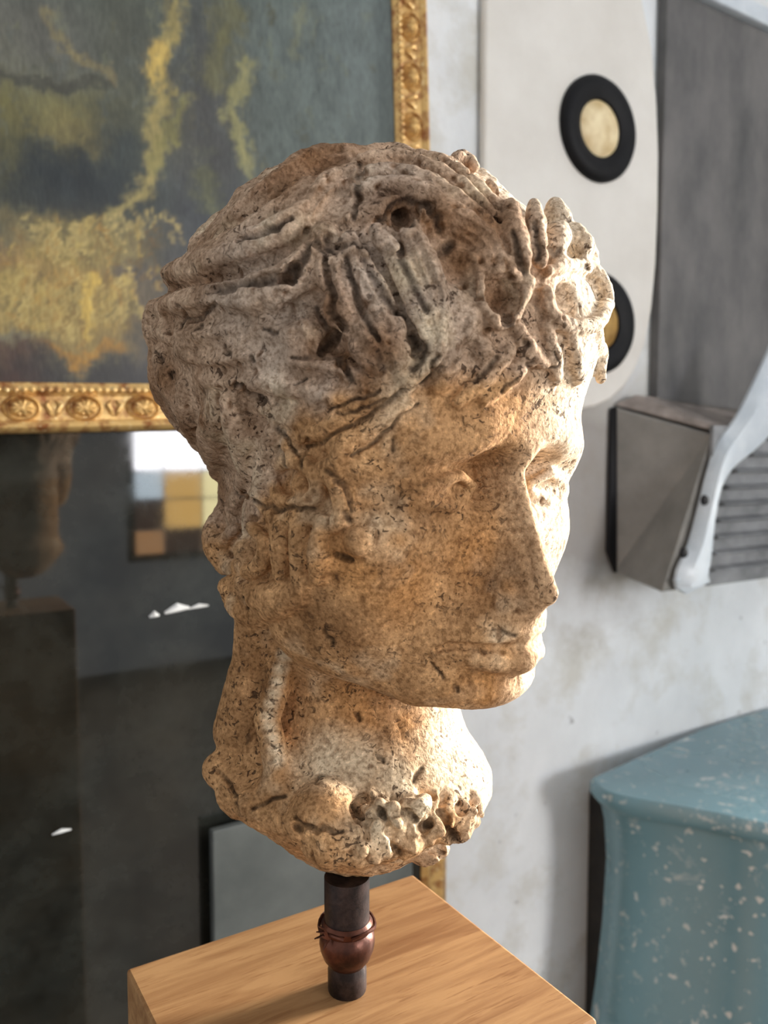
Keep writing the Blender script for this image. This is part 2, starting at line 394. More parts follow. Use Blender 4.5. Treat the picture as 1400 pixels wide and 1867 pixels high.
# carved gaps and cracks: points, width, depth below the surface
CUTS = [
    ([(385,522),(450,512),(515,508),(546,475),(557,438)], 13, 6), ([(515,508),(540,488)], 16, 6), ([(430,437),(480,421),(530,396)], 9, 4), ([(575,560),(640,690)], 8, 0), ([(590,470),(604,560),(628,600)], 9, 4), ([(560,420),(590,460)], 8, 3),
    ([(652,298),(649,350),(643,396)], 7, 2), ([(600,428),(608,456)], 13, 6), ([(612,452),(642,440),(668,456)], 6, 2), ([(690,402),(735,372),(790,386),(800,420)], 10, 2),
    ([(720,395),(745,405)], 16, 6), ([(800,460),(822,442)], 12, 4), ([(665,470),(690,522),(736,582)], 9, 3), ([(728,448),(755,510),(778,565)], 11, 4), ([(630,470),(650,540),(690,620)], 8, 3),
    ([(752,615),(772,640),(752,672)], 11, 0), ([(690,640),(700,672)], 9, 0), ([(612,606),(603,618),(588,640)], 12, 6), ([(602,745),(650,728),(692,712)], 4, 2),
    ([(612,752),(660,746),(702,728)], 4, 2), ([(640,832),(700,792),(764,736)], 4, 2), ([(423,705),(445,712),(465,722),(479,736)], 9, 6), ([(490,755),(515,790),(546,830)], 4, 2),
    ([(318,555),(355,582),(392,555)], 5, 2), ([(355,600),(366,590)], 5, 1), ([(280,638),(296,660)], 5, 2), ([(408,630),(418,645)], 6, 2), ([(318,670),(314,690)], 5, 1), ([(530,652),(590,650)], 5, 1),
    ([(436,893),(470,920),(520,926),(572,928)], 6, 2), ([(590,858),(630,886),(644,932)], 7, 2), ([(630,935),(640,950)], 8, 1), ([(612,1012),(640,1022)], 9, 3), ([(508,815),(518,850)], 6, 1),
    ([(432,895),(442,905)], 8, 2), ([(535,700),(560,690)], 4, 1), ([(560,800),(548,850)], 5, 1), ([(440,1090),(450,1110)], 6, 2),
    ([(934,420),(945,470),(957,500)], 8, 2), ([(978,420),(980,470)], 8, 2), ([(975,400),(978,420)], 7, 1), ([(1000,455),(1022,455)], 8, 2), ([(1068,485),(1076,492)], 7, 3),
    ([(905,650),(865,695)], 7, 0), ([(945,690),(915,715)], 5, 0), ([(925,575),(935,590)], 12, 3), ([(955,625),(965,630)], 7, 2), ([(975,655),(965,672)], 5, 1), ([(1010,640),(1022,668),(1000,672)], 3, 1),
    ([(560,815),(640,776),(700,738),(770,692),(802,650)], 5, 2), ([(340,580),(330,600)], 6, 2), ([(480,600),(505,606)], 4, 1), ([(455,648),(462,660)], 5, 2),
    # neck and broken base
    ([(388,1402),(424,1440),(432,1472)], 5, 2), ([(460,1475),(520,1452)], 5, 2), ([(535,1488),(575,1512),(625,1515)], 6, 3), ([(535,1505),(545,1512)], 10, 4),
    ([(645,1470),(660,1490)], 8, 3), ([(735,1478),(760,1500)], 9, 4), ([(765,1515),(785,1505)], 11, 4), ([(800,1480),(815,1500)], 10, 3), ([(815,1515),(830,1540)], 16, 6), ([(893,1470),(898,1505)], 7, 3),
    ([(715,1540),(730,1560)], 8, 3), ([(770,1400),(755,1425)], 5, 1), ([(648,1300),(655,1312)], 6, 2), ([(686,1375),(700,1388)], 5, 2), ([(575,1425),(590,1415)], 4, 1), ([(690,1475),(700,1490)], 8, 2),
    # scratches on the face
    ([(785,1208),(808,1238)], 4, 1), ([(828,1250),(835,1262)], 4, 1), ([(590,1150),(606,1175)], 6, 1), ([(715,800),(716,822)], 4, 1), ([(898,1148),(940,1160)], 4, 0),
]
# soft folds between the waves of hair
FOLDS = [([(300,592),(380,574),(460,588),(530,572),(585,535)], 15, 2), ([(350,645),(430,622),(520,642),(592,632)], 14, 2), ([(390,682),(480,668),(560,690),(640,704)], 9, 0), ([(330,535),(420,540),(490,520)], 8, -1),
    ([(395,498),(465,482),(520,462)], 10, 0), ([(380,448),(450,412),(520,358)], 10, 0), ([(445,372),(505,332),(560,300)], 8, -1), ([(570,470),(548,520),(480,556)], 8, -2), ([(310,620),(300,560)], 8, -1),
    ([(600,650),(640,600),(650,560)], 8, 0), ([(820,470),(850,530),(840,600)], 12, 1), ([(880,600),(850,660)], 9, 0)]
BASE_LUMPS = [((590,1470),54,8),((604,1543),54,6),((690,1540),40,0),((745,1548),30,0),((778,1560),26,4),((835,1520),36,0),((850,1490),34,-8),((878,1470),24,-8),((700,1490),30,8),((760,1470),24,8),
    ((420,1425),62,-14),((385,1400),36,-4),((500,1430),36,0),((450,1470),34,-4),((655,1560),34,0),((800,1545),26,4),((540,1510),30,0),((470,1370),40,-8)]

def sculpt():
    S = Field()
    # ---- skull with the mass of hair
    S.ell((-8, 0, 170), (388, 335, 318), 0, pad=400)
    S.ell((-225, 10, 112), (250, 262, 180), 60)
    S.ell((258, -45, 180), (130, 215, 138), 50)                    # curls heaped over the forehead
    S.ell(LW(1035, 540, 60), (60, 60, 60), 30)
    # ---- face: forehead, cheeks, jaw
    S.ell((160, -14, 40), (205, 285, 240), 40)
    S.ell((135, -16, -130), (200, 268, 250), 50)
    for m in (1, -1):
        S.chain([np.array([40, 205*m, -130]), np.array([85, 180*m, -290]), np.array([235, 92*m, -362])], [75, 72, 50], 60)
        S.ell((200, 175*m, -145), (105, 85, 80), 50)               # cheekbone
        S.ell((150, 165*m, -235), (120, 85, 110), 60)              # cheek
    S.ell((255, 0, -290), (105, 135, 95), 60)                      # muzzle behind the mouth
    chin = LR(924, 1252, 0) + np.array([-56, -10, 0])
    S.ell(chin, (66, 104, 46), 40)
    for m in (1, -1):                                              # brows
        S.chain([np.array([322, 18*m, 8]), np.array([326, 85*m, 18]), np.array([300, 165*m, 2]), np.array([245, 235*m, -30])], [34, 36, 34, 26], 40)
    for m in (1, -1):                                              # eye sockets and worn eyeballs
        S.ell((375, 58*m, -48), (95, 42, 46), 34, cut=True)
        S.ell((368, 120*m, -62), (72, 58, 34), 40, cut=True)
        S.ell((264, 128*m, -64), (52, 62, 34), 26)
        S.chain([np.array([316, 70*m, -58]), np.array([327, 110*m, -42]), np.array([312, 165*m, -58]), np.array([296, 195*m, -78])], [6, 7, 7, 5], 14)
        S.chain([np.array([312, 75*m, -72]), np.array([316, 120*m, -88]), np.array([302, 170*m, -80])], [5, 6, 5], 14)
    # nose: a sharp wedge
    top = LR(948, 838, 0); mid = LR(978, 970, 0); tip = LR(1014, 1092, 0); root = LR(975, 1120, 0)
    S.chain([top + (-22, 0, 22), top + (-14, 0, -10), mid + (-11, 0, 0), tip + (-17, 0, 4)], [20, 14, 11, 17], 8)
    S.chain([top + (-40, 0, 12), mid + (-38, 0, 0), tip + (-46, 0, 4)], [22, 23, 30], 8)
    S.chain([top + (-66, 0, 12), mid + (-70, 0, 0), tip + (-82, 0, 2)], [30, 35, 43], 12)
    S.chain([mid + (-100, 0, 0), tip + (-112, 0, 6)], [38, 48], 16)
    S.chain([root + (-60, 0, 18), tip + (-40, 0, -8)], [30, 22], 10)
    for m in (1, -1):
        S.ell(tip + (-96, 36*m, -4), (46, 22, 28), 10)             # wings
        S.ell(tip + (-66, 22*m, -38), (22, 11, 12), 8, cut=True)   # nostrils
    # mouth
    mo = LR(968, 1172, 0)
    S.ell(mo + (-60, 0, 30), (60, 84, 40), 30)
    for m in (1, -1):
        cor = np.array([mo[0] - 70, 110*m, mo[2] - 2])
        S.chain([mo + (-24, 0, 12), mo + (-30, 40*m, 13), cor + (-6, 0, 4)], [20, 19, 9], 12)
        S.chain([mo + (-24, 0, -30), mo + (-34, 44*m, -28), cor + (-8, 0, -8)], [27, 24, 9], 14)
        S.chain([mo + (2, 0, -5), mo + (-10, 42*m, -4), cor + (4, 0, 0), cor + (-10, 12*m, -8)], [6, 6, 7, 4], 6, cut=True)
    S.chain([mo + (-40, -80, -62), mo + (6, 0, -72), mo + (-40, 80, -62)], [12, 17, 12], 24, cut=True)
    # neck, flaring to the broken base
    S.chain([LW(575, 900, -140), LW(660, 1230, -80), LW(655, 1380, -50)], [190, 178, 205], 40)
    S.ell(LW(590, 1130, 60), (90, 70, 120), 60)                    # below the ear
    S.ell(LW(652, 1405, -30), (248, 248, 95), 50, pad=100)
    S.chain([LW(490, 1080, 50), LW(478, 1200, 40), LW(450, 1330, 20)], [58, 52, 60], 40)
    for (x, y), r, l in BASE_LUMPS:
        p = S.hit(x, y)[0]; n = S.normal(p)
        S.ell(p + n*(l - r*0.45), (r, r, r*0.9), 11)
    S.chain([LW(518, 1180, 78), LW(505, 1255, 92), LW(487, 1310, 100), LW(499, 1370, 122), LW(514, 1425, 135)], [20, 22, 22, 22, 26], 14)
    # ---- hair
    B = Field(); B.v = S.v.copy()
    def on(pts, lift):
        q = spline(pts); h = B.hit(q[:, 0], q[:, 1]); return h + B.normal(h) * lift
    def taper(r, n): return list(r * (0.55 + 0.45*np.sin(np.linspace(0.25, math.pi - 0.25, n))))
    for pts, r, lift in LOCKS:
        q = on(pts, lift*1.5 + (9 if r > 25 else 3) - r*0.36); S.chain(q, taper(r, len(q)), 10 if r > 15 else 11)
    for pts, r, lift in LOCKS[3:16] + LOCKS[20:24]:                # fine strands scored along each lock
        if r < 17 or len(pts) < 3: continue
        q = spline(pts); h = S.hit(q[:, 0], q[:, 1]); nn = S.normal(h)
        tg = np.gradient(h, axis=0); sd = np.cross(nn, tg); sd /= np.linalg.norm(sd, axis=1, keepdims=True) + 1e-9
        for o in ((-0.45, 0.15, 0.6) if r > 22 else (-0.3, 0.4)):
            g = h + sd*o*r; g = g - S.normal(g)*S.sample(g)[:, None]
            S.chain(g[1:-1], [6.5]*(len(g)-2), 3, cut=True)
    rng = np.random.RandomState(7)                                 # the back and the far side
    n = 0
    while n < 85:
        d = rng.normal(size=3); d /= np.linalg.norm(d)
        if d[2] < -0.55 or d[0] > 0.45: continue
        c = np.array([-20, 0, 140.0]); t = np.arange(100, 520, 6.0); P = c + d*t[:, None]; v = B.sample(P)
        if (v < 0).all(): continue
        p = P[int(np.argmax(v > 0))]; nn = B.normal(p)
        if nn @ (CL - p) > -60 or p[2] < -150: continue
        e = np.cross(nn, rng.normal(size=3)) + np.array([-.5, 0, -.9]); e -= nn*(e @ nn); e /= np.linalg.norm(e); g = np.cross(nn, e)
        L = rng.uniform(70, 130); r = rng.uniform(16, 28); ph = rng.uniform(0, 6)
        q = np.array([p + e*L*(u-.5)*2 + g*math.sin(ph + u*5)*22 for u in np.linspace(0, 1, 9)])
        q = q - B.normal(q)*(B.sample(q)[:, None] + r*0.35)
        S.chain(q, taper(r, 9), 16); n += 1
    for pts, r, deep in FOLDS:
        q = spline(pts); h = S.hit(q[:, 0], q[:, 1]); nn = S.normal(h, 14.0)
        S.chain(h - nn*deep + nn*r*0.25, taper(r, len(h)), 16, cut=True)
    # hollows
    def pit(x, y, r, deep, R=(1, 1, 1)):
        p = B.hit(x, y)[0]; nn = B.normal(p); S.ell(p + nn*(r*0.6 - deep), np.array(R)*r, 8, cut=True)
    for a in [(908, 545, 30, 12), (1036, 545, 32, 12), (900, 420, 12, 6), (738, 398, 22, 16)]: pit(*a)
    # broken, pebbly edge of the neck
    for i in range(150):
        x, y = rng.uniform(640, 880), rng.uniform(1445, 1565)
        if B.sample(B.hit(x, y))[0] > 3: continue
        r = rng.uniform(5, 12)
        p = B.hit(x, y)[0]; nn = B.normal(p)
        S.ell(p + nn*rng.uniform(-7, 1), (r, r, r), 6, cut=rng.rand() < 0.45)
    # cracks, kept to be tinted dark
    crk = []
    for pts, r, deep in CUTS:
        q = spline(pts, 4); jit = np.minimum(2.5, r*0.5)*rng.normal(size=q.shape); jit[0] = jit[-1] = 0
        h = S.hit(q[:, 0] + jit[:, 0], q[:, 1] + jit[:, 1]); nn = S.normal(h)
        tr = np.array(taper(r*0.85, len(h)))
        q = h - nn*(deep + 1.5) + nn*tr[:, None]*0.35
        S.chain(q, list(tr), 3, cut=True)
        m = h - nn*deep
        for i in range(len(m) - 1): crk.append((m[i] - nn[i]*tr[i]*0.5, m[i+1] - nn[i]*tr[i]*0.5, tr[i]*0.8 + 1))
    return S, B, crk

def surface(v):
    """surface nets: one vertex per crossed cell, one quad per crossed grid edge"""
    s = v < 0
    n = np.array(v.shape) - 1
    cnt = np.zeros(n, np.int8)
    for dx in (0, 1):
        for dy in (0, 1):
            for dz in (0, 1):
                cnt += s[dx:dx+n[0], dy:dy+n[1], dz:dz+n[2]]
    cells = np.argwhere((cnt > 0) & (cnt < 8))
    idx = np.full(n, -1, np.int64); idx[tuple(cells.T)] = np.arange(len(cells))
    acc = np.zeros((len(cells), 3)); num = np.zeros(len(cells))
    C = [(x, y, z) for x in (0, 1) for y in (0, 1) for z in (0, 1)]
    for a in C:
        for ax in range(3):
            if a[ax]: continue
            b = list(a); b[ax] = 1
            va = v[tuple((cells + a).T)]; vb = v[tuple((cells + b).T)]
            m = (va < 0) != (vb < 0)
            t = np.where(m, va / np.where(m, va - vb, 1), 0)
            p = np.array(a, float)[None, :].repeat(len(cells), 0); p[:, ax] = t
            acc[m] += p[m]; num[m] += 1
    verts = (cells + acc / num[:, None]) * VOX + GMIN
    quads = []
    for ax in range(3):
        o1, o2 = [(1, 2), (2, 0), (0, 1)][ax]
        A = s; B = np.roll(s, -1, ax)
        e = np.argwhere(A != B)
        ok = (e[:, ax] < n[ax]) & (e[:, o1] > 0) & (e[:, o2] > 0) & (e[:, o1] < n[o1]) & (e[:, o2] < n[o2])
        e = e[ok]
        d1 = np.zeros(3, int); d1[o1] = 1; d2 = np.zeros(3, int); d2[o2] = 1
        q = np.stack([idx[tuple((e - d1 - d2).T)], idx[tuple((e - d2).T)], idx[tuple(e.T)], idx[tuple((e - d1).T)]], 1)
        flip = ~A[tuple(e.T)]
        q[flip] = q[flip][:, ::-1]
        quads.append(q)
    return verts, np.concatenate(quads)
# ---------------------------------------------------------------- setting
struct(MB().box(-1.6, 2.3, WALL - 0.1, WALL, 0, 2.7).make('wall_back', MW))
struct(MB().box(-1.6, 2.3, WALL - 0.1, 3.6, -0.05, 0).make('floor', FLOORM))

wr_ = MB()
for q in ((-0.93, -0.36, 0, 2.7), (-0.36, 1.1, 0, 0.9), (-0.36, 1.1, 2.55, 2.7), (1.1, 3.6, 0, 2.7)): wr_.box(2.3, 2.42, q[0], q[1], q[2], q[3])  # pier by the window added unseen to keep daylight off the back wall
struct(wr_.make('shading_wall_right', MW))
wf = MB()
for q in ((-0.36, -0.33, 0.9, 2.55), (1.07, 1.1, 0.9, 2.55), (-0.33, 1.07, 0.9, 0.93), (-0.33, 1.07, 2.52, 2.55)): wf.box(2.34, 2.40, q[0], q[1], q[2], q[3])
struct(wf.make('window_1', CREAM, None, None, 0.002))
# shop front window behind the photographer: what the dark glass mirrors
WN = 3.4
def mirrored(px, py):
    d = ray(px, py); t = ((WALL + 0.016) - CAM @ ND)/(d @ ND); P = CAM + d*t; k = (WN - WALL - 0.016)/(-(d @ ND))
    return float(P @ WD + (d @ WD)*k), float(P[2] + d[2]*k)
def lit(name, c, e):
    m = Mat(name); m.put(m.b, 'Emission Color', (*lin(*c), 1)); m.put(m.b, 'Emission Strength', e); return m.done((0.02, 0.02, 0.02), 0.5)
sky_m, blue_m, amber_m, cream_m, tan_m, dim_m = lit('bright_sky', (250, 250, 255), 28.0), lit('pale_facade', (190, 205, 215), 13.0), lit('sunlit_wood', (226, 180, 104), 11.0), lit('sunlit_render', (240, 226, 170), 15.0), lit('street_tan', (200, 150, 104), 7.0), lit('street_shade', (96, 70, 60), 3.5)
xs, ys = [238, 298, 368, 520], [610, 858, 908, 962, 1006]
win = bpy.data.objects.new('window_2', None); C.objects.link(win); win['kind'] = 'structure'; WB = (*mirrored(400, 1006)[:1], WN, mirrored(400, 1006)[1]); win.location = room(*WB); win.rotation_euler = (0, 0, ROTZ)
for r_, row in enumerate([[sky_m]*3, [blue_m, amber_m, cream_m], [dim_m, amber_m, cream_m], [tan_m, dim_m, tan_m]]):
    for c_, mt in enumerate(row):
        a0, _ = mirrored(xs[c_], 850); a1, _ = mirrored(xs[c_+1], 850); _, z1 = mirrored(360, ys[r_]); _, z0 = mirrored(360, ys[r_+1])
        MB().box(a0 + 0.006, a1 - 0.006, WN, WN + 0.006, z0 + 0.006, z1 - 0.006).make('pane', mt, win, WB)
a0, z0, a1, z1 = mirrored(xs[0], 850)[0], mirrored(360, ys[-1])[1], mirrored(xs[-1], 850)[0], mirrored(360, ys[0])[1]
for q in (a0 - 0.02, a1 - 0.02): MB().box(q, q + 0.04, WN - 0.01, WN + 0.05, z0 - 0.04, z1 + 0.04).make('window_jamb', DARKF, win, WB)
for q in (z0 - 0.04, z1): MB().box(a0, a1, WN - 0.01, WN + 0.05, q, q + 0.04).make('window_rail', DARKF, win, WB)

# ---------------------------------------------------------------- oil painting in its gilt frame
PB = (*on_wall(739, 710, 0.045)[:1], WALL + 0.030, on_wall(739, 710, 0.045)[1])                     # inner lower right corner
painting = thing('oil_painting', 'dark landscape oil painting in a carved gilt frame hung on the back wall', 'painting', PB)
painting.rotation_euler = (0, math.radians(-2.0), ROTZ); painting.rotation_mode = 'XYZ'
PWID, PHGT, FW = 0.92, 0.74, 0.047
def canvas():
    rng_ = np.random.RandomState(3)
    nx, nz = 330, 260
    X = np.linspace(-PWID, 0, nx); Z = np.linspace(0, PHGT, nz)
    gx, gz = np.meshgrid(X, Z, indexing='ij')
    me = bpy.data.meshes.new('canvas')
    v = np.stack([gx.ravel(), np.full(gx.size, -0.012), gz.ravel()], 1)
    i = np.arange(nx*nz).reshape(nx, nz)
    f = np.stack([i[:-1, :-1].ravel(), i[1:, :-1].ravel(), i[1:, 1:].ravel(), i[:-1, 1:].ravel()], 1)
    me.from_pydata(v.tolist(), [], f.tolist())
    col = np.empty(gx.shape + (3,)); col[:] = lin(86, 94, 88)
    P = np.stack([gx, gz, gx*0], -1)
    jx = gx + 0.010*vnoise(P, 0.03, 1) + 0.007*vnoise(P, 0.010, 2) + 0.005*vnoise(P, 0.004, 7); jz = gz + 0.012*vnoise(P, 0.034, 3) + 0.008*vnoise(P, 0.011, 4) + 0.007*vnoise(P, 0.004, 8)
    k = 1/1530.0                                    # metres of canvas per picture unit near its middle
    def loc(px, py):
        w, z = on_wall(px, py, 0.042); return w - PB[0], z - PB[2]
    def blob(px, py, rx, ry, c, a=1.0, ang=0.0, soft=1.0):
        x, z = loc(px, py); kx, kz = (loc(px+10, py)[0]-x)/10, (z-loc(px, py+10)[1])/10
        R_ = 2.4*max(rx, ry)*0.0008 + 0.03; i0, i1 = np.searchsorted(X, [x - R_, x + R_]); j0, j1 = np.searchsorted(Z, [z - R_, z + R_])
        if i0 >= i1 or j0 >= j1: return
        dx, dz = (jx[i0:i1, j0:j1]-x)/kx, -(jz[i0:i1, j0:j1]-z)/kz; ca, sa = math.cos(ang), math.sin(ang)
        u, w_ = (dx*ca + dz*sa)/rx, (-dx*sa + dz*ca)/ry
        m = (a*0.95*np.exp(-(u*u + w_*w_)**1.3*0.8))[..., None]
        col[i0:i1, j0:j1] = col[i0:i1, j0:j1]*(1-m) + np.array(lin(*c))*m
    def stroke(pts, r, c, a=1.0):
        for (x0, y0), (x1, y1) in zip(pts[:-1], pts[1:]):
            n = max(2, int(math.hypot(x1-x0, y1-y0)/(r*0.9)))
            for t in np.linspace(0, 1, n): blob(x0+(x1-x0)*t, y0+(y1-y0)*t, r, r, c, a)
    blob(620, 130, 180, 240, (104, 114, 112)); blob(680, 60, 70, 200, (112, 122, 122), 0.8); blob(60, 40, 170, 90, (98, 98, 92))
    blob(250, 60, 60, 160, (84, 86, 76), 0.8); blob(390, 260, 70, 320, (74, 74, 74)); blob(400, 440, 90, 120, (62, 67, 72))
    blob(110, 190, 180, 60, (122, 116, 74), 0.9); blob(20, 250, 50, 120, (112, 106, 60), 0.8); blob(160, 215, 70, 30, (150, 136, 84), 0.7)
    for i in range(220):
        x, y = rng_.uniform(0, 700), rng_.uniform(0, 380); l = rng_.uniform(8, 30)
        stroke([(x, y), (x + rng_.uniform(-6, 6), y + l)], rng_.uniform(3, 6), [(120, 124, 100), (70, 76, 74), (104, 112, 108), (92, 90, 66)][i % 4], 0.28)
    stroke([(0, 95), (110, 125), (220, 145)], 9, (70, 70, 62), 0.8); stroke([(110, 20), (160, 70), (222, 138)], 8, (128, 118, 88), 0.6)
    blob(150, 300, 130, 82, (36, 44, 47)); blob(150, 310, 100, 60, (34, 42, 46)); blob(240, 240, 45, 60, (52, 60, 60)); blob(130, 350, 150, 40, (46, 52, 52))
    blob(30, 440, 120, 40, (160, 122, 88)); blob(150, 430, 130, 38, (132, 118, 70)); blob(60, 530, 130, 90, (164, 142, 84)); blob(190, 540, 110, 90, (158, 132, 72))
    blob(250, 470, 60, 28, (78, 74, 74)); blob(330, 520, 50, 110, (72, 72, 74), 0.9); blob(280, 560, 44, 80, (98, 88, 74)); blob(200, 430, 60, 24, (150, 134, 86), 0.7)
    stroke([(345, 0), (325, 50), (308, 100), (318, 150), (300, 200), (308, 260), (285, 310), (255, 350), (220, 390)], 13, (162, 148, 96), 0.8)
    stroke([(312, 60), (305, 110)], 13, (206, 178, 104), 0.9); stroke([(350, 180), (320, 240), (296, 300)], 12, (140, 134, 84), 0.6)
    stroke([(445, 0), (430, 70), (415, 140)], 22, (112, 110, 78), 0.8); stroke([(470, 120), (455, 180), (440, 205), (455, 250), (462, 290)], 13, (150, 146, 102), 0.8)
    stroke([(570, 20), (560, 100)], 9, (126, 128, 104), 0.5); stroke([(395, 300), (385, 360)], 18, (106, 108, 72), 0.6)
    for x in range(60, 330, 16): stroke([(x, 385 + (x*37) % 30), (x+6, 398 + (x*37) % 30)], 6, (196, 176, 116), 0.8)
    for x in range(10, 260, 12): stroke([(x, 470 + (x*53) % 40), (x+3, 560 + (x*29) % 50)], 4, (186, 166, 104) if x % 24 else (122, 104, 58), 0.6)
    for i in range(170):
        x, y = rng_.uniform(0, 300), rng_.uniform(385, 575); l = rng_.uniform(8, 34)
        stroke([(x, y), (x + rng_.uniform(-4, 4), y + l)], rng_.uniform(2.5, 4.5), [(196, 170, 96), (120, 92, 48), (170, 130, 66), (96, 84, 58), (206, 184, 120)][i % 5], 0.4)
    stroke([(160, 480), (158, 540), (153, 590)], 8, (208, 176, 92), 0.9); stroke([(95, 615), (150, 622), (220, 622)], 11, (180, 134, 56), 0.9)
    blob(30, 625, 70, 55, (74, 52, 44)); blob(30, 585, 50, 12, (112, 112, 96), 0.7); blob(0, 676, 200, 34, (44, 40, 38)); blob(200, 676, 260, 36, (40, 38, 37)); blob(330, 676, 120, 40, (42, 41, 42)); blob(20, 670, 60, 30, (66, 46, 40)); blob(290, 640, 60, 50, (56, 54, 56), 0.8)
    g = 1 + 0.16*vnoise(P*np.array([1, .3, 1]), 0.004, 5) + 0.16*vnoise(P*np.array([1, .5, 1]), 0.014, 6)
    col *= g[..., None]*0.66; lum = col.mean(-1, keepdims=True); col = lum + (col - lum)*1.05
    a = me.color_attributes.new('paint', 'FLOAT_COLOR', 'POINT')
    a.data.foreach_set('color', np.concatenate([np.clip(col, 0, 1), np.ones(col.shape[:2] + (1,))], -1).astype(np.float32).ravel())
    me.materials.append(m_attr('oil_paint', 0.45)); o = bpy.data.objects.new('canvas', me); C.objects.link(o); o.parent = painting
canvas()
def rail(parent, corner, L, W_, side, prof, name, mat):
    """one mitred length of frame; prof is (distance outwards, height); corner is the inner end, in the parent's axes"""
    R = []
    for t, e in ((0, 1), (1, -1)):
        ring = []
        for d, h in prof:
            along = t*L + (-e)*d
            ring.append({'bottom': (-along, h, -d), 'top': (-along, h, W_ + d), 'right': (d, h, along), 'left': (-L if False else -W_ - d, h, along)}[side])
        R.append(ring)
    mb = MB().rings(R); mb.v = [(corner[0]+v[0], corner[1]+v[1], corner[2]+v[2]) for v in mb.v]
    return mb.make(name, mat, parent, smooth=True)
PROF = [(-0.004, 0.0), (-0.004, 0.014), (0.0, 0.018), (0.004, 0.020), (0.007, 0.016), (0.010, 0.014), (0.034, 0.017), (0.037, 0.021), (0.041, 0.023), (0.045, 0.020), (0.047, 0.014), (0.047, 0.0)]
rail(painting, (0, 0, 0), PWID, PHGT, 'bottom', PROF, 'frame_rail', GILT); rail(painting, (0, 0, 0), PWID, PHGT, 'top', PROF, 'frame_rail', GILT)
rail(painting, (0, 0, 0), PHGT, PWID, 'right', PROF, 'frame_rail', GILT); rail(painting, (0, 0, 0), PHGT, PWID, 'left', PROF, 'frame_rail', GILT)
# carved rosettes in oval hollows, and leaf scrolls between them
def rosette():
    mb = MB(); mb.lathe((0, 0, 0), 'n', [(0.0195, 0), (0.0185, 0.004), (0.0165, 0.0055), (0.0145, 0.003), (0.0135, 0.0005), (0.012, 0.004), (0.008, 0.0075), (0.003, 0.009), (0.0005, 0.0092)], 24, True, 0.72)
    for j in range(10):
        a = j*math.pi/5; mb.tube([(0.003*math.cos(a), 0.0088, 0.002*math.sin(a)), (0.008*math.cos(a), 0.0082, 0.0058*math.sin(a)), (0.0125*math.cos(a), 0.004, 0.009*math.sin(a))], [0.001, 0.0018, 0.001], 5)
    return mb
def scroll():
    mb = MB()
    for s_ in (1, -1):
        mb.tube([(0.002*s_, 0.002, 0.008), (0.007*s_, 0.004, 0.003), (0.004*s_, 0.004, -0.004), (0.001*s_, 0.002, -0.009)], [0.001, 0.0028, 0.0026, 0.001], 6)
    return mb
ro = rosette().make('rosette', GILT, painting, smooth=True); so = scroll().make('leaf_scroll', GILT, painting, smooth=True)
r0, _ = on_wall(154, 745, 0.05); sp = on_wall(261, 745, 0.05)[0] - r0
first = True
for i in range(14):
    x = (r0 - PB[0]) + sp*4 - sp*i
    for kind, dx in ((ro, 0.0), (so, sp/2)):
        if x + dx > 0.0: continue
        copy_part(kind, painting, (x + dx, -0.014, -0.022))
for i in range(11):
    z = 0.03 + sp*i
    for kind, dz in ((ro, 0.0), (so, sp/2)):
        c = copy_part(kind, painting, (0.022, -0.014, z + dz)); c.rotation_euler = (0, math.pi/2, 0)
for o in (ro, so): bpy.data.objects.remove(o)
mb = MB()
for i in range(92):
    mb.lathe((0.0035, 0.0185, 0.004 + 0.008*i), 'n', [(0.0034, 0), (0.0028, 0.0024), (0.0005, 0.0034)], 6)
for i in range(112):
    mb.lathe((-0.004 - 0.008*i, 0.0185, -0.0035), 'n', [(0.0034, 0), (0.0028, 0.0024), (0.0005, 0.0034)], 6)
o = mb.make('bead_row', GILT, painting, smooth=True); o['kind'] = 'stuff'

# ---------------------------------------------------------------- dark glazed picture below it
GB = (0.15, WALL + 0.002, 0.0)
gl = thing('glazed_picture', 'large dark foxed glass panel under the gilt framed painting, reflecting the shop', 'mirror', GB)
zt = on_wall(100, 790, 0.03)[1] + 0.02
MB().box(-0.85, 0.64, WALL + 0.002, WALL + 0.012, 0.0, zt).make('backing_board', DARKF, gl, GB)
MB().box(-0.83, 0.632, WALL + 0.0125, WALL + 0.016, 0.04, zt - 0.012).make('glass_pane', PANE, gl, GB)
MB().box(-0.85, 0.64, WALL + 0.012, WALL + 0.022, zt - 0.014, zt).make('top_rail', DARKF, gl, GB, 0.002)
g2 = MB(); g2.rings([[(0.632 + d, WALL + 0.004 + h, z) for d, h in ((0, 0), (0, 0.014), (0.008, 0.020), (0.02, 0.016), (0.034, 0.021), (0.044, 0.014), (0.046, 0))] for z in (0.0, zt)])
g2.make('gilt_edge', GILT, gl, GB, smooth=True)
# thin white streaks on the glass
for (x0, y0, x1, y1, r) in ((272, 1125, 290, 1122, .004), (300, 1118, 345, 1108, .0055), (345, 1110, 380, 1104, .0028), (95, 1522, 130, 1512, .0025)):
    a, b = on_wall(x0, y0, 0.0165), on_wall(x1, y1, 0.0165); mid = ((a[0]+b[0])/2, (a[1]+b[1])/2 + r*0.6)
    MB().tube([(a[0], WALL + 0.0165, a[1]), (mid[0], WALL + 0.0167, mid[1]), (b[0], WALL + 0.0165, b[1])], [r*0.3, r, r*0.3], 6).make('white_streak', WHITE, gl, GB, smooth=True)

# ---------------------------------------------------------------- board added in front of the glass as its grey patch
bw, bz = on_wall(383, 1513, 0.035)
bd = MB().box(bw, bw + 0.285, WALL + 0.030, WALL + 0.042, 0.0, bz).make('grey_patch_board', BOARD, None, (bw + 0.14, WALL + 0.036, 0), 0.002)
tag(bd, 'added grey board standing for the grey patch in the dark glass, behind the oak plinth', 'board')

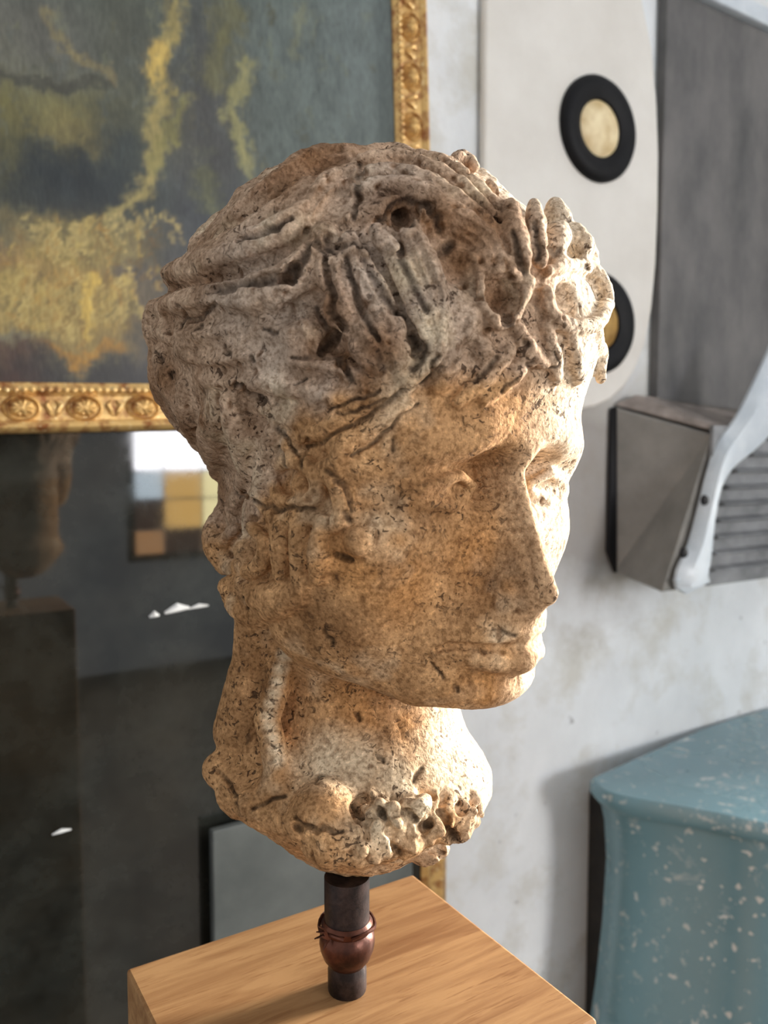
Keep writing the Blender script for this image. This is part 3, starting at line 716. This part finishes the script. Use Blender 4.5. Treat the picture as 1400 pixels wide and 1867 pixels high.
# ---------------------------------------------------------------- white enamel panel with two round black-rimmed lamps
def px_outline(pts, off): return [on_wall(x, y, off) for x, y in pts]
NB = 0.016
w0 = on_wall(884, 150, NB)[0]; top = 2.45
out = [(w0, top)] + [(w0, 1.60), (w0 + 0.01, 1.555), (w0 + 0.04, 1.53)]
out += px_outline([(1050, 748), (1085, 742), (1115, 728), (1140, 705), (1160, 672), (1178, 625), (1190, 560), (1197, 480), (1201, 380), (1202, 280), (1199, 190), (1190, 90), (1172, 0)], NB)
wr, zr = out[-1]; out += [(wr - 0.03, zr + 0.06), (wr - 0.08, zr + 0.10), (wr - 0.15, top)]
PBASE = (w0 + 0.15, WALL, 1.52)
pan = thing('enamel_panel', 'tall white enamel panel with rounded corners carrying two black-ringed discs on the wall', 'panel', PBASE)
MB().slab(out, WALL + 0.002, WALL + NB).make('panel_body', CREAM, pan, PBASE, 0.005, True, 3)
for (x, y, mt) in ((1097, 233, DISC), (1096, 588, DISC2)):
    cw, cz = on_wall(x, y, NB + 0.01)
    rr = 0.079
    ring = MB().lathe((cw, WALL + NB - 0.002, cz), 'n', [(rr, 0), (rr, 0.008), (rr*0.94, 0.014), (rr*0.80, 0.017), (rr*0.66, 0.014), (rr*0.56, 0.011), (rr*0.53, 0.006)], 48).make('black_ring', BLACK, pan, PBASE, smooth=True)
    MB().lathe((cw, WALL + NB, cz), 'n', [(rr*0.53, 0.006), (rr*0.45, 0.0105), (rr*0.25, 0.0125), (0.001, 0.013)], 40).make('lamp_disc', mt, ring, PBASE, smooth=True)

# ---------------------------------------------------------------- grey metal machine at the right, with its louvred pale hood
HB = (1.25, WALL, 1.2)
hood = thing('metal_housing', 'grey sheet metal wall housing with a pale louvred hood, right of the white panel', 'housing', HB)
u0 = on_wall(1209, 300, 0.02)[0]
def at(px, py, n):
    w_, z_ = on_wall(px, py, n - WALL); return (w_, n, z_)
nb = WALL + 0.02
MB().box(u0, 2.2, WALL + 0.001, nb, 1.45, on_wall(1300, 13, 0.02)[1]).make('back_plate', GREYM, hood, HB, 0.003)
MB().box(u0, 2.2, WALL + 0.001, nb + 0.012, on_wall(1300, 10, 0.02)[1], on_wall(1300, 10, 0.02)[1] + 0.03).make('top_strip', PALE, hood, HB, 0.003)
nf, nk = WALL + 0.14, WALL + 0.004
A = [at(1116, 742, nk), at(1300, 792, nf), at(1206, 1080, nf), at(1120, 1044, nk)]
Bp = [(1.62, nk, A[0][2]), (1.62, nf, A[1][2]), (1.62, nf, A[2][2]), (1.62, nk, A[3][2])]
lbox = MB().rings([A, Bp]).make('lower_box', BOXM, hood, HB, 0.003)
L0, L1 = at(1121, 738, nk), at(1300, 786, nf)
MB().rings([[(p[0]-0.002, p[1], p[2]) for p in (L0, L1)] + [(L1[0], L1[1] + 0.003, L1[2] + 0.008), at(1290, 745, nb), at(1158, 720, nb)],
            [(1.62, L0[1], L0[2]), (1.62, L1[1], L1[2]), (1.62, L1[1] + 0.003, L1[2] + 0.008), (1.62, nb, L1[2] + 0.03), (1.62, nb, L1[2] + 0.03)]]).make('ledge', LEDGE, hood, HB, 0.002)
MB().rings([[at(1111, 744, nk), at(1118, 742, nk + 0.004), at(1118, 1044, nk + 0.004), at(1104, 1004, nk)], [(p[0] + 0.004, p[1] + 0.004, p[2]) for p in (at(1111, 744, nk), at(1118, 742, nk + 0.004), at(1118, 1044, nk + 0.004), at(1104, 1004, nk))]]).make('edge_gasket', BLACK, hood, HB)
for (x, y) in ((1243, 882), (1206, 1035)):
    f_ = (x - 1116)/184.0; n_ = nk + (nf - nk)*f_
    p = at(x, y, n_); MB().lathe((p[0], p[1] - 0.003, p[2]), 'n', [(0.006, 0), (0.006, 0.005), (0.004, 0.008), (0.0005, 0.009)], 12).make('bolt', GREYD, lbox, HB, smooth=True)
nv = nf + 0.012
outer = spline([(1420, 596), (1400, 645), (1372, 706), (1343, 762), (1311, 806), (1292, 862), (1277, 922), (1258, 992), (1236, 1040), (1234, 1072)], 3)
inner = spline([(1430, 760), (1405, 792), (1372, 824), (1342, 848), (1322, 876), (1310, 912), (1303, 955), (1299, 1000), (1294, 1035), (1288, 1062)], 3)
R = []
for a_, b_ in zip(outer, inner):
    p, q = at(*a_, nv), at(*b_, nv + 0.006)
    m1 = [(p[i]*0.75 + q[i]*0.25) for i in range(3)]; m2 = [(p[i]*0.35 + q[i]*0.65) for i in range(3)]
    R.append([p, (m1[0], m1[1] + 0.012, m1[2]), (m2[0], m2[1] + 0.010, m2[2]), q, (q[0], q[1] - 0.005, q[2]), (m2[0], m2[1], m2[2]), (p[0], p[1] - 0.005, p[2])])
rim = MB().rings(R).make('curved_rim', PALE, hood, HB, smooth=True)
MB().rings([[at(1236, 1074, nv), at(1232, 1056, nv + .004), at(1290, 1040, nv + .010), at(1296, 1062, nv + .006), at(1252, 1084, nv)], [(p[0]+0.001, p[1]-0.008, p[2]) for p in (at(1236, 1074, nv), at(1232, 1056, nv + .004), at(1290, 1040, nv + .010), at(1296, 1062, nv + .006), at(1252, 1084, nv))]]).make('rim_foot', PALE, hood, HB, 0.002)
p0, p1 = at(1290, 1068, nv - 0.004), at(1440, 780, nv - 0.004)
MB().box(p0[0], 1.75, nv - 0.008, nv - 0.002, p0[2], p1[2]).make('back_sheet', SLATM, hood, HB)
for i in range(9):
    y = 800 + 30*i
    x = np.interp(y, [760, 800, 848, 876, 955, 1062], [1430, 1395, 1345, 1322, 1303, 1290])
    a_ = at(x, y, nv); z = a_[2]
    MB().rings([[(ww, nv - 0.002, z + 0.006), (ww, nv + 0.010, z + 0.002), (ww, nv + 0.012, z), (ww, nv + 0.001, z - 0.003), (ww, nv - 0.002, z - 0.003)] for ww in (a_[0], 1.75)]).make('louvre_slat', SLATM, hood, HB)
for (x, y, n_) in ((1247, 1008, nv + 0.013), (1285, 912, nv + 0.014)):
    p = at(x, y, n_); MB().lathe((p[0], p[1] - 0.002, p[2]), 'n', [(0.008, 0), (0.007, 0.004), (0.0005, 0.006)], 14).make('rivet', BLACK, rim, HB, smooth=True)

# ---------------------------------------------------------------- blue painted serpentine chest
CZ = CAM[2] - 0.50
side = [on_level(x, y, CZ) for x, y in ((1076, 1418), (1092, 1436), (1112, 1446), (1150, 1455), (1200, 1464), (1300, 1482), (1400, 1503))]
back_w, cmid = 1.82, 0
half = list(spline([side[0], side[1], side[2], side[3], side[4], side[5], side[6], (1.10, -0.50), (1.22, -0.45), (1.36, -0.44)], 3))
wmid = 1.36
full = [tuple(p) for p in half] + [(2*wmid - p[0], p[1]) for p in half[::-1][1:]] + [(wmid + 0.11, -0.922), (wmid, -0.922), (wmid - 0.11, -0.915)]
cen = np.array([wmid, -0.72])
CB = (wmid, -0.70, 0.0)
chest = thing('painted_chest', 'blue painted serpentine chest with chipped worn paint standing against the back wall', 'chest', CB)
def level(scale, z):
    return [(cen[0] + (p[0]-cen[0])*scale[0], cen[1] + (p[1]-cen[1])*scale[1], z) for p in full]
MB().rings([level((0.985, 0.97), CZ - 0.030), level((1.0, 1.0), CZ - 0.022), level((1.0, 1.0), CZ - 0.006), level((0.99, 0.985), CZ)]).make('chest_top', BLUE, chest, CB, smooth=True)
prof = [(0.10, 0.86), (0.16, 0.90), (0.28, 0.97), (0.42, 1.005), (0.52, 0.995), (0.62, 0.965), (0.72, 0.945), (0.82, 0.935), (0.88, 0.945), (CZ - 0.030, 0.965)]
MB().rings([level((s_, s_), z) for z, s_ in prof]).make('chest_body', BLUE, chest, CB, smooth=True)
w_b = at(1104, 1640, -0.885)[0]
MB().box(w_b, 2*wmid - w_b, -0.926, -0.875, 0.10, CZ - 0.055).make('gap_shade_panel', DARKF, chest, CB, 0.003)  # dark panel added for the shade between chest and wall
for sx in (1, -1):
    for q in (-0.60, -0.80):
        MB().lathe((wmid + sx*0.30, q, 0), 'z', [(0.016, 0), (0.02, 0.02), (0.03, 0.07), (0.036, 0.115)], 16).make('leg', BLUE, chest, CB, smooth=True)

# ---------------------------------------------------------------- oak plinth
PZ = CAM[2] - 0.262
pw0, pn0 = 0.0975, -0.404; pw1, pn1 = 0.2735, -0.2505
pl = MB().box(pw0, pw1, pn0, pn1, 0, PZ).make('oak_plinth', OAK, None, ((pw0+pw1)/2, (pn0+pn1)/2, 0), 0.0015)
tag(pl, 'square light oak plinth carrying the sculpted head on its iron rod', 'plinth')

# ---------------------------------------------------------------- iron rod with copper collar
rw, rn = on_level(633, 1803, PZ)
RB = (rw, rn, PZ)
# ---------------------------------------------------------------- the head as an object
def build_head():
    S, B, crk = sculpt()
    V, Q = surface(S.v)
    # keep one connected skin
    par = np.arange(len(V))
    def find(e):
        while True:
            m = np.minimum(par[e[:, 0]], par[e[:, 1]]); old = par.copy()
            np.minimum.at(par, e[:, 0], m); np.minimum.at(par, e[:, 1], m); par[:] = par[par]
            if (old == par).all(): return
    find(np.concatenate([Q[:, [0, 1]], Q[:, [1, 2]], Q[:, [2, 3]], Q[:, [3, 0]]]))
    big = np.bincount(par).argmax(); keep = par == big
    idx = np.cumsum(keep) - 1; Q = idx[Q[keep[Q[:, 0]]]]; V = V[keep]
    N = S.normal(V, 4.0)
    # masks
    lift = B.sample(V)                                             # how far the carving stands off the bare form
    base = V[:, 2]
    def near(pts, r):
        h = S.hit(*np.array(pts, float).T); d = np.full(len(V), 1e9)
        for p in h: d = np.minimum(d, np.linalg.norm(V - p, axis=1))
        return np.clip(1.25 - d/r, 0, 1)
    px, py, _ = to_pixel(HO + (V*UNIT) @ HAX)
    hair = np.clip((V[:, 2] - (120 + 0.30*(V[:, 0] - 330)*0 ))/40, 0, 1)
    # hairline: falls from the forehead to the ear and the nape
    line = np.interp(V[:, 0], [-400, -120, 0, 60, 150, 260, 340, 420], [-190, -190, -185, -120, 25, 70, 95, 100])
    hair = np.clip((V[:, 2] - line)/36 + 0.5 + 0.5*vnoise(V, 30, 3), 0, 1)
    neck = np.clip((-400 - V[:, 2])/30, 0, 1)*np.clip((330 - V[:, 0])/60, 0, 1)
    # surface wear, stronger in the hair and at the broken neck
    n1, n2, n3 = vnoise(V, 46, 11), vnoise(V, 19, 12), vnoise(V, 9, 13)
    side = np.clip((-60 - V[:, 2])/30, 0, 1)*np.clip((V[:, 2] + 330)/30, 0, 1)*np.clip((90 - V[:, 0])/40, 0, 1)
    amp = 0.35 + 0.65*np.maximum(np.maximum(hair, side), np.clip((-560 - V[:, 2])/60, 0, 1))
    V = V + N*((1.5*n1 + 1.7*n2 + 1.7*n3)*amp)[:, None]
    pitn = np.clip(vnoise(V, 13, 21) - 0.55, 0, 1)*np.clip(0.6 + vnoise(V, 90, 22), 0, 1)
    V = V - N*(pitn*15*amp)[:, None]
    # patina colours, with some light put into them
    skin = np.array(lin(194, 152, 108)); hairc = np.array(lin(192, 166, 142)); pale = np.array(lin(228, 212, 184)); grey = np.array(lin(196, 184, 172))
    brown = np.array(lin(126, 88, 54)); ochre = np.array(lin(202, 146, 88)); dark = np.array(lin(40, 30, 24))
    c = skin + (hairc - skin)*hair[:, None]
    def tint(col, m): c[:] = c + (col - c)*np.clip(m, 0, 1)[:, None]
    b1, b2 = vnoise(V, 70, 31), vnoise(V, 28, 32)
    tint(brown, np.clip(b1*0.9 + b2*0.5 - 0.15, 0, 1)*(0.40 + 0.40*hair)); tint(pale, np.clip(vnoise(V, 80, 33)*0.9 + vnoise(V, 24, 34)*0.5 - 0.2, 0, 1)*(0.6 + 0.3*hair))
    tint(grey, near([(470, 490), (520, 560), (420, 560), (690, 470), (660, 520), (770, 560), (790, 600), (700, 330), (620, 690), (500, 640)], 75)*hair*0.6)
    tint(pale, near([(760, 660), (730, 690), (790, 600), (740, 500)], 34)*0.8)
    tint(brown, near([(800, 400), (850, 430), (720, 380), (840, 470), (700, 640), (640, 650), (590, 640), (600, 560), (680, 690), (900, 400)], 50)*0.75)
    tint(brown, near([(1040, 545), (905, 545)], 34)*0.7)
    tint(ochre, near([(700, 1050), (740, 1080), (860, 1010), (900, 1250), (880, 1270), (690, 1300), (660, 1280), (640, 1030)], 60)*0.55)
    tint(brown, near([(790, 920), (770, 900), (880, 1080), (930, 1080), (560, 1120), (620, 1160), (450, 1200), (440, 1290), (480, 1240)], 56)*0.5)
    tint(pale, near([(600, 1390), (650, 1400), (720, 1430), (800, 1400), (830, 1360), (700, 1500), (770, 1480)], 62)*0.8)
    tint(pale, near([(518, 1195), (512, 1220), (506, 1245), (500, 1265), (494, 1285), (490, 1305), (492, 1325), (497, 1345), (502, 1365), (506, 1385)], 15)*0.75)  # window light caught by the neck ridge, painted pale
    tint(brown, near([(300, 740), (330, 780), (300, 690), (400, 880), (520, 330), (580, 300)], 60)*0.65)
    tint(np.array(lin(236, 226, 206)), np.clip((40 - V[:, 1])/110, 0, 1)*0.6*np.clip((V[:, 0] - 40)/80, 0, 1))  # far side of the face paled: its window light put into the colour
    tint(brown*0.8, np.clip(pitn*3, 0, 0.7))
    dk = np.zeros(len(V))
    for p, q, r in crk:
        mid = (p + q)/2; sel = np.abs(V - mid).max(1) < r*2.6 + np.linalg.norm(q - p)/2; v_ = V[sel] - p; e = q - p
        t = np.clip(v_ @ e/(e @ e + 1e-6), 0, 1); d = np.linalg.norm(v_ - t[:, None]*e, axis=1); dk[sel] = np.maximum(dk[sel], np.clip(1.3 - d/r, 0, 1))
    tint(dark, dk*0.85)
    # one skin, three looks: hair, face, neck; shared normals keep the joins unseen
    me_n = N.copy()
    bx, by, bz = (HO + np.array([0, 0, -560.0])*UNIT @ HAX if False else HO)[0], HO[1], PZ
    P = HO + (V*UNIT) @ HAX
    fc = V[Q].mean(1)
    cls = np.zeros(len(Q), int)
    hl = np.interp(fc[:, 0], [-400, -120, 0, 60, 150, 260, 340, 420], [-190, -190, -185, -120, 25, 70, 95, 100])
    cls[fc[:, 2] > hl] = 1
    jaw = np.interp(fc[:, 0], [-400, 0, 90, 240, 420], [-190, -260, -350, -415, -440])
    cls[fc[:, 2] < np.minimum(jaw, hl)] = 2
    full = bpy.data.meshes.new('tmp'); full.from_pydata(P.tolist(), [], Q.tolist())
    vn = np.empty(len(P)*3, np.float32); full.vertex_normals.foreach_get('vector', vn); vn = vn.reshape(-1, 3)
    out = np.sign((vn * ((N) @ HAX)).sum()); vn = vn*out
    if out < 0: Q = Q[:, ::-1]
    bpy.data.meshes.remove(full)
    root = bpy.data.objects.new('sculpted_head', None); C.objects.link(root); root.empty_display_size = 0.1
    bp = room(rw, rn, PZ + 0.0); low = P[:, 2].min(); root.location = (bp[0], bp[1], low); loc = np.array(root.location)
    root['label'] = 'weathered terracotta head of a curly haired youth mounted on an iron rod'; root['category'] = 'sculpture'
    for k, nm in ((1, 'hair'), (0, 'face'), (2, 'neck')):
        q = Q[cls == k]; u, inv = np.unique(q, return_inverse=True); q = inv.reshape(-1, 4)
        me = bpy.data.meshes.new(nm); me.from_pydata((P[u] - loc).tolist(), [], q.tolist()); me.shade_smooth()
        a = me.color_attributes.new('patina_light', 'FLOAT_COLOR', 'POINT')
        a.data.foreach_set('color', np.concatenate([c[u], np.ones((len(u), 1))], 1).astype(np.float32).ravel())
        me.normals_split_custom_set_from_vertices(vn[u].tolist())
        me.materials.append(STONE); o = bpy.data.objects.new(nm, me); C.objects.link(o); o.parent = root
    ax = room(rw, rn, 0)[:2]; d = np.hypot(P[:, 0] - ax[0], P[:, 1] - ax[1])
    return P[d < 0.013, 2].min() + 0.005                                   # underside above the rod
ROD_TOP = build_head()
rod = thing('iron_mount', 'dark iron rod with a copper collar standing on the oak plinth under the stone head', 'stand', RB)
MB().lathe((rw, rn, PZ), 'z', [(0.0092, 0), (0.0095, 0.001), (0.0095, 0.011), (0.0088, 0.013), (0.0088, 0.016)], 6 if False else 24).make('nut', IRON, rod, RB, smooth=True)
MB().lathe((rw, rn, PZ), 'z', [(0.0110, 0.030), (0.0110, ROD_TOP - PZ - 0.0004)], 28).make('rod', IRON, rod, RB, smooth=True)
col_ = MB().lathe((rw, rn, PZ), 'z', [(0.0088, 0.0135), (0.0115, 0.017), (0.0130, 0.021), (0.0136, 0.0245), (0.0132, 0.029), (0.0118, 0.031), (0.0126, 0.0325), (0.0126, 0.0345), (0.0112, 0.036)], 36).make('collar', COPPER, rod, RB, smooth=True)
wv = []
for i in range(26):
    a = 2.2 + i*0.24; wv.append((rw + 0.0136*math.cos(a), rn + 0.0136*math.sin(a), PZ + 0.0335 + 0.0009*math.sin(i*0.9)))
MB().tube(wv, 0.0009, 6).make('wire', COPPER, col_, RB, smooth=True)
w1, n1 = -0.0125, 0.0045
for dx, dz in ((-0.0075, 0.007), (-0.0085, 0.004), (-0.0065, 0.0095), (-0.004, -0.003)):
    MB().tube([(rw + w1, rn + n1, PZ + 0.032), (rw + w1 + dx*0.5, rn + n1 + 0.001, PZ + 0.033 + dz*0.6), (rw + w1 + dx, rn + n1 + 0.002, PZ + 0.032 + dz)], [0.001, 0.0007, 0.0003], 5).make('wire_end', COPPER, col_, RB, smooth=True)
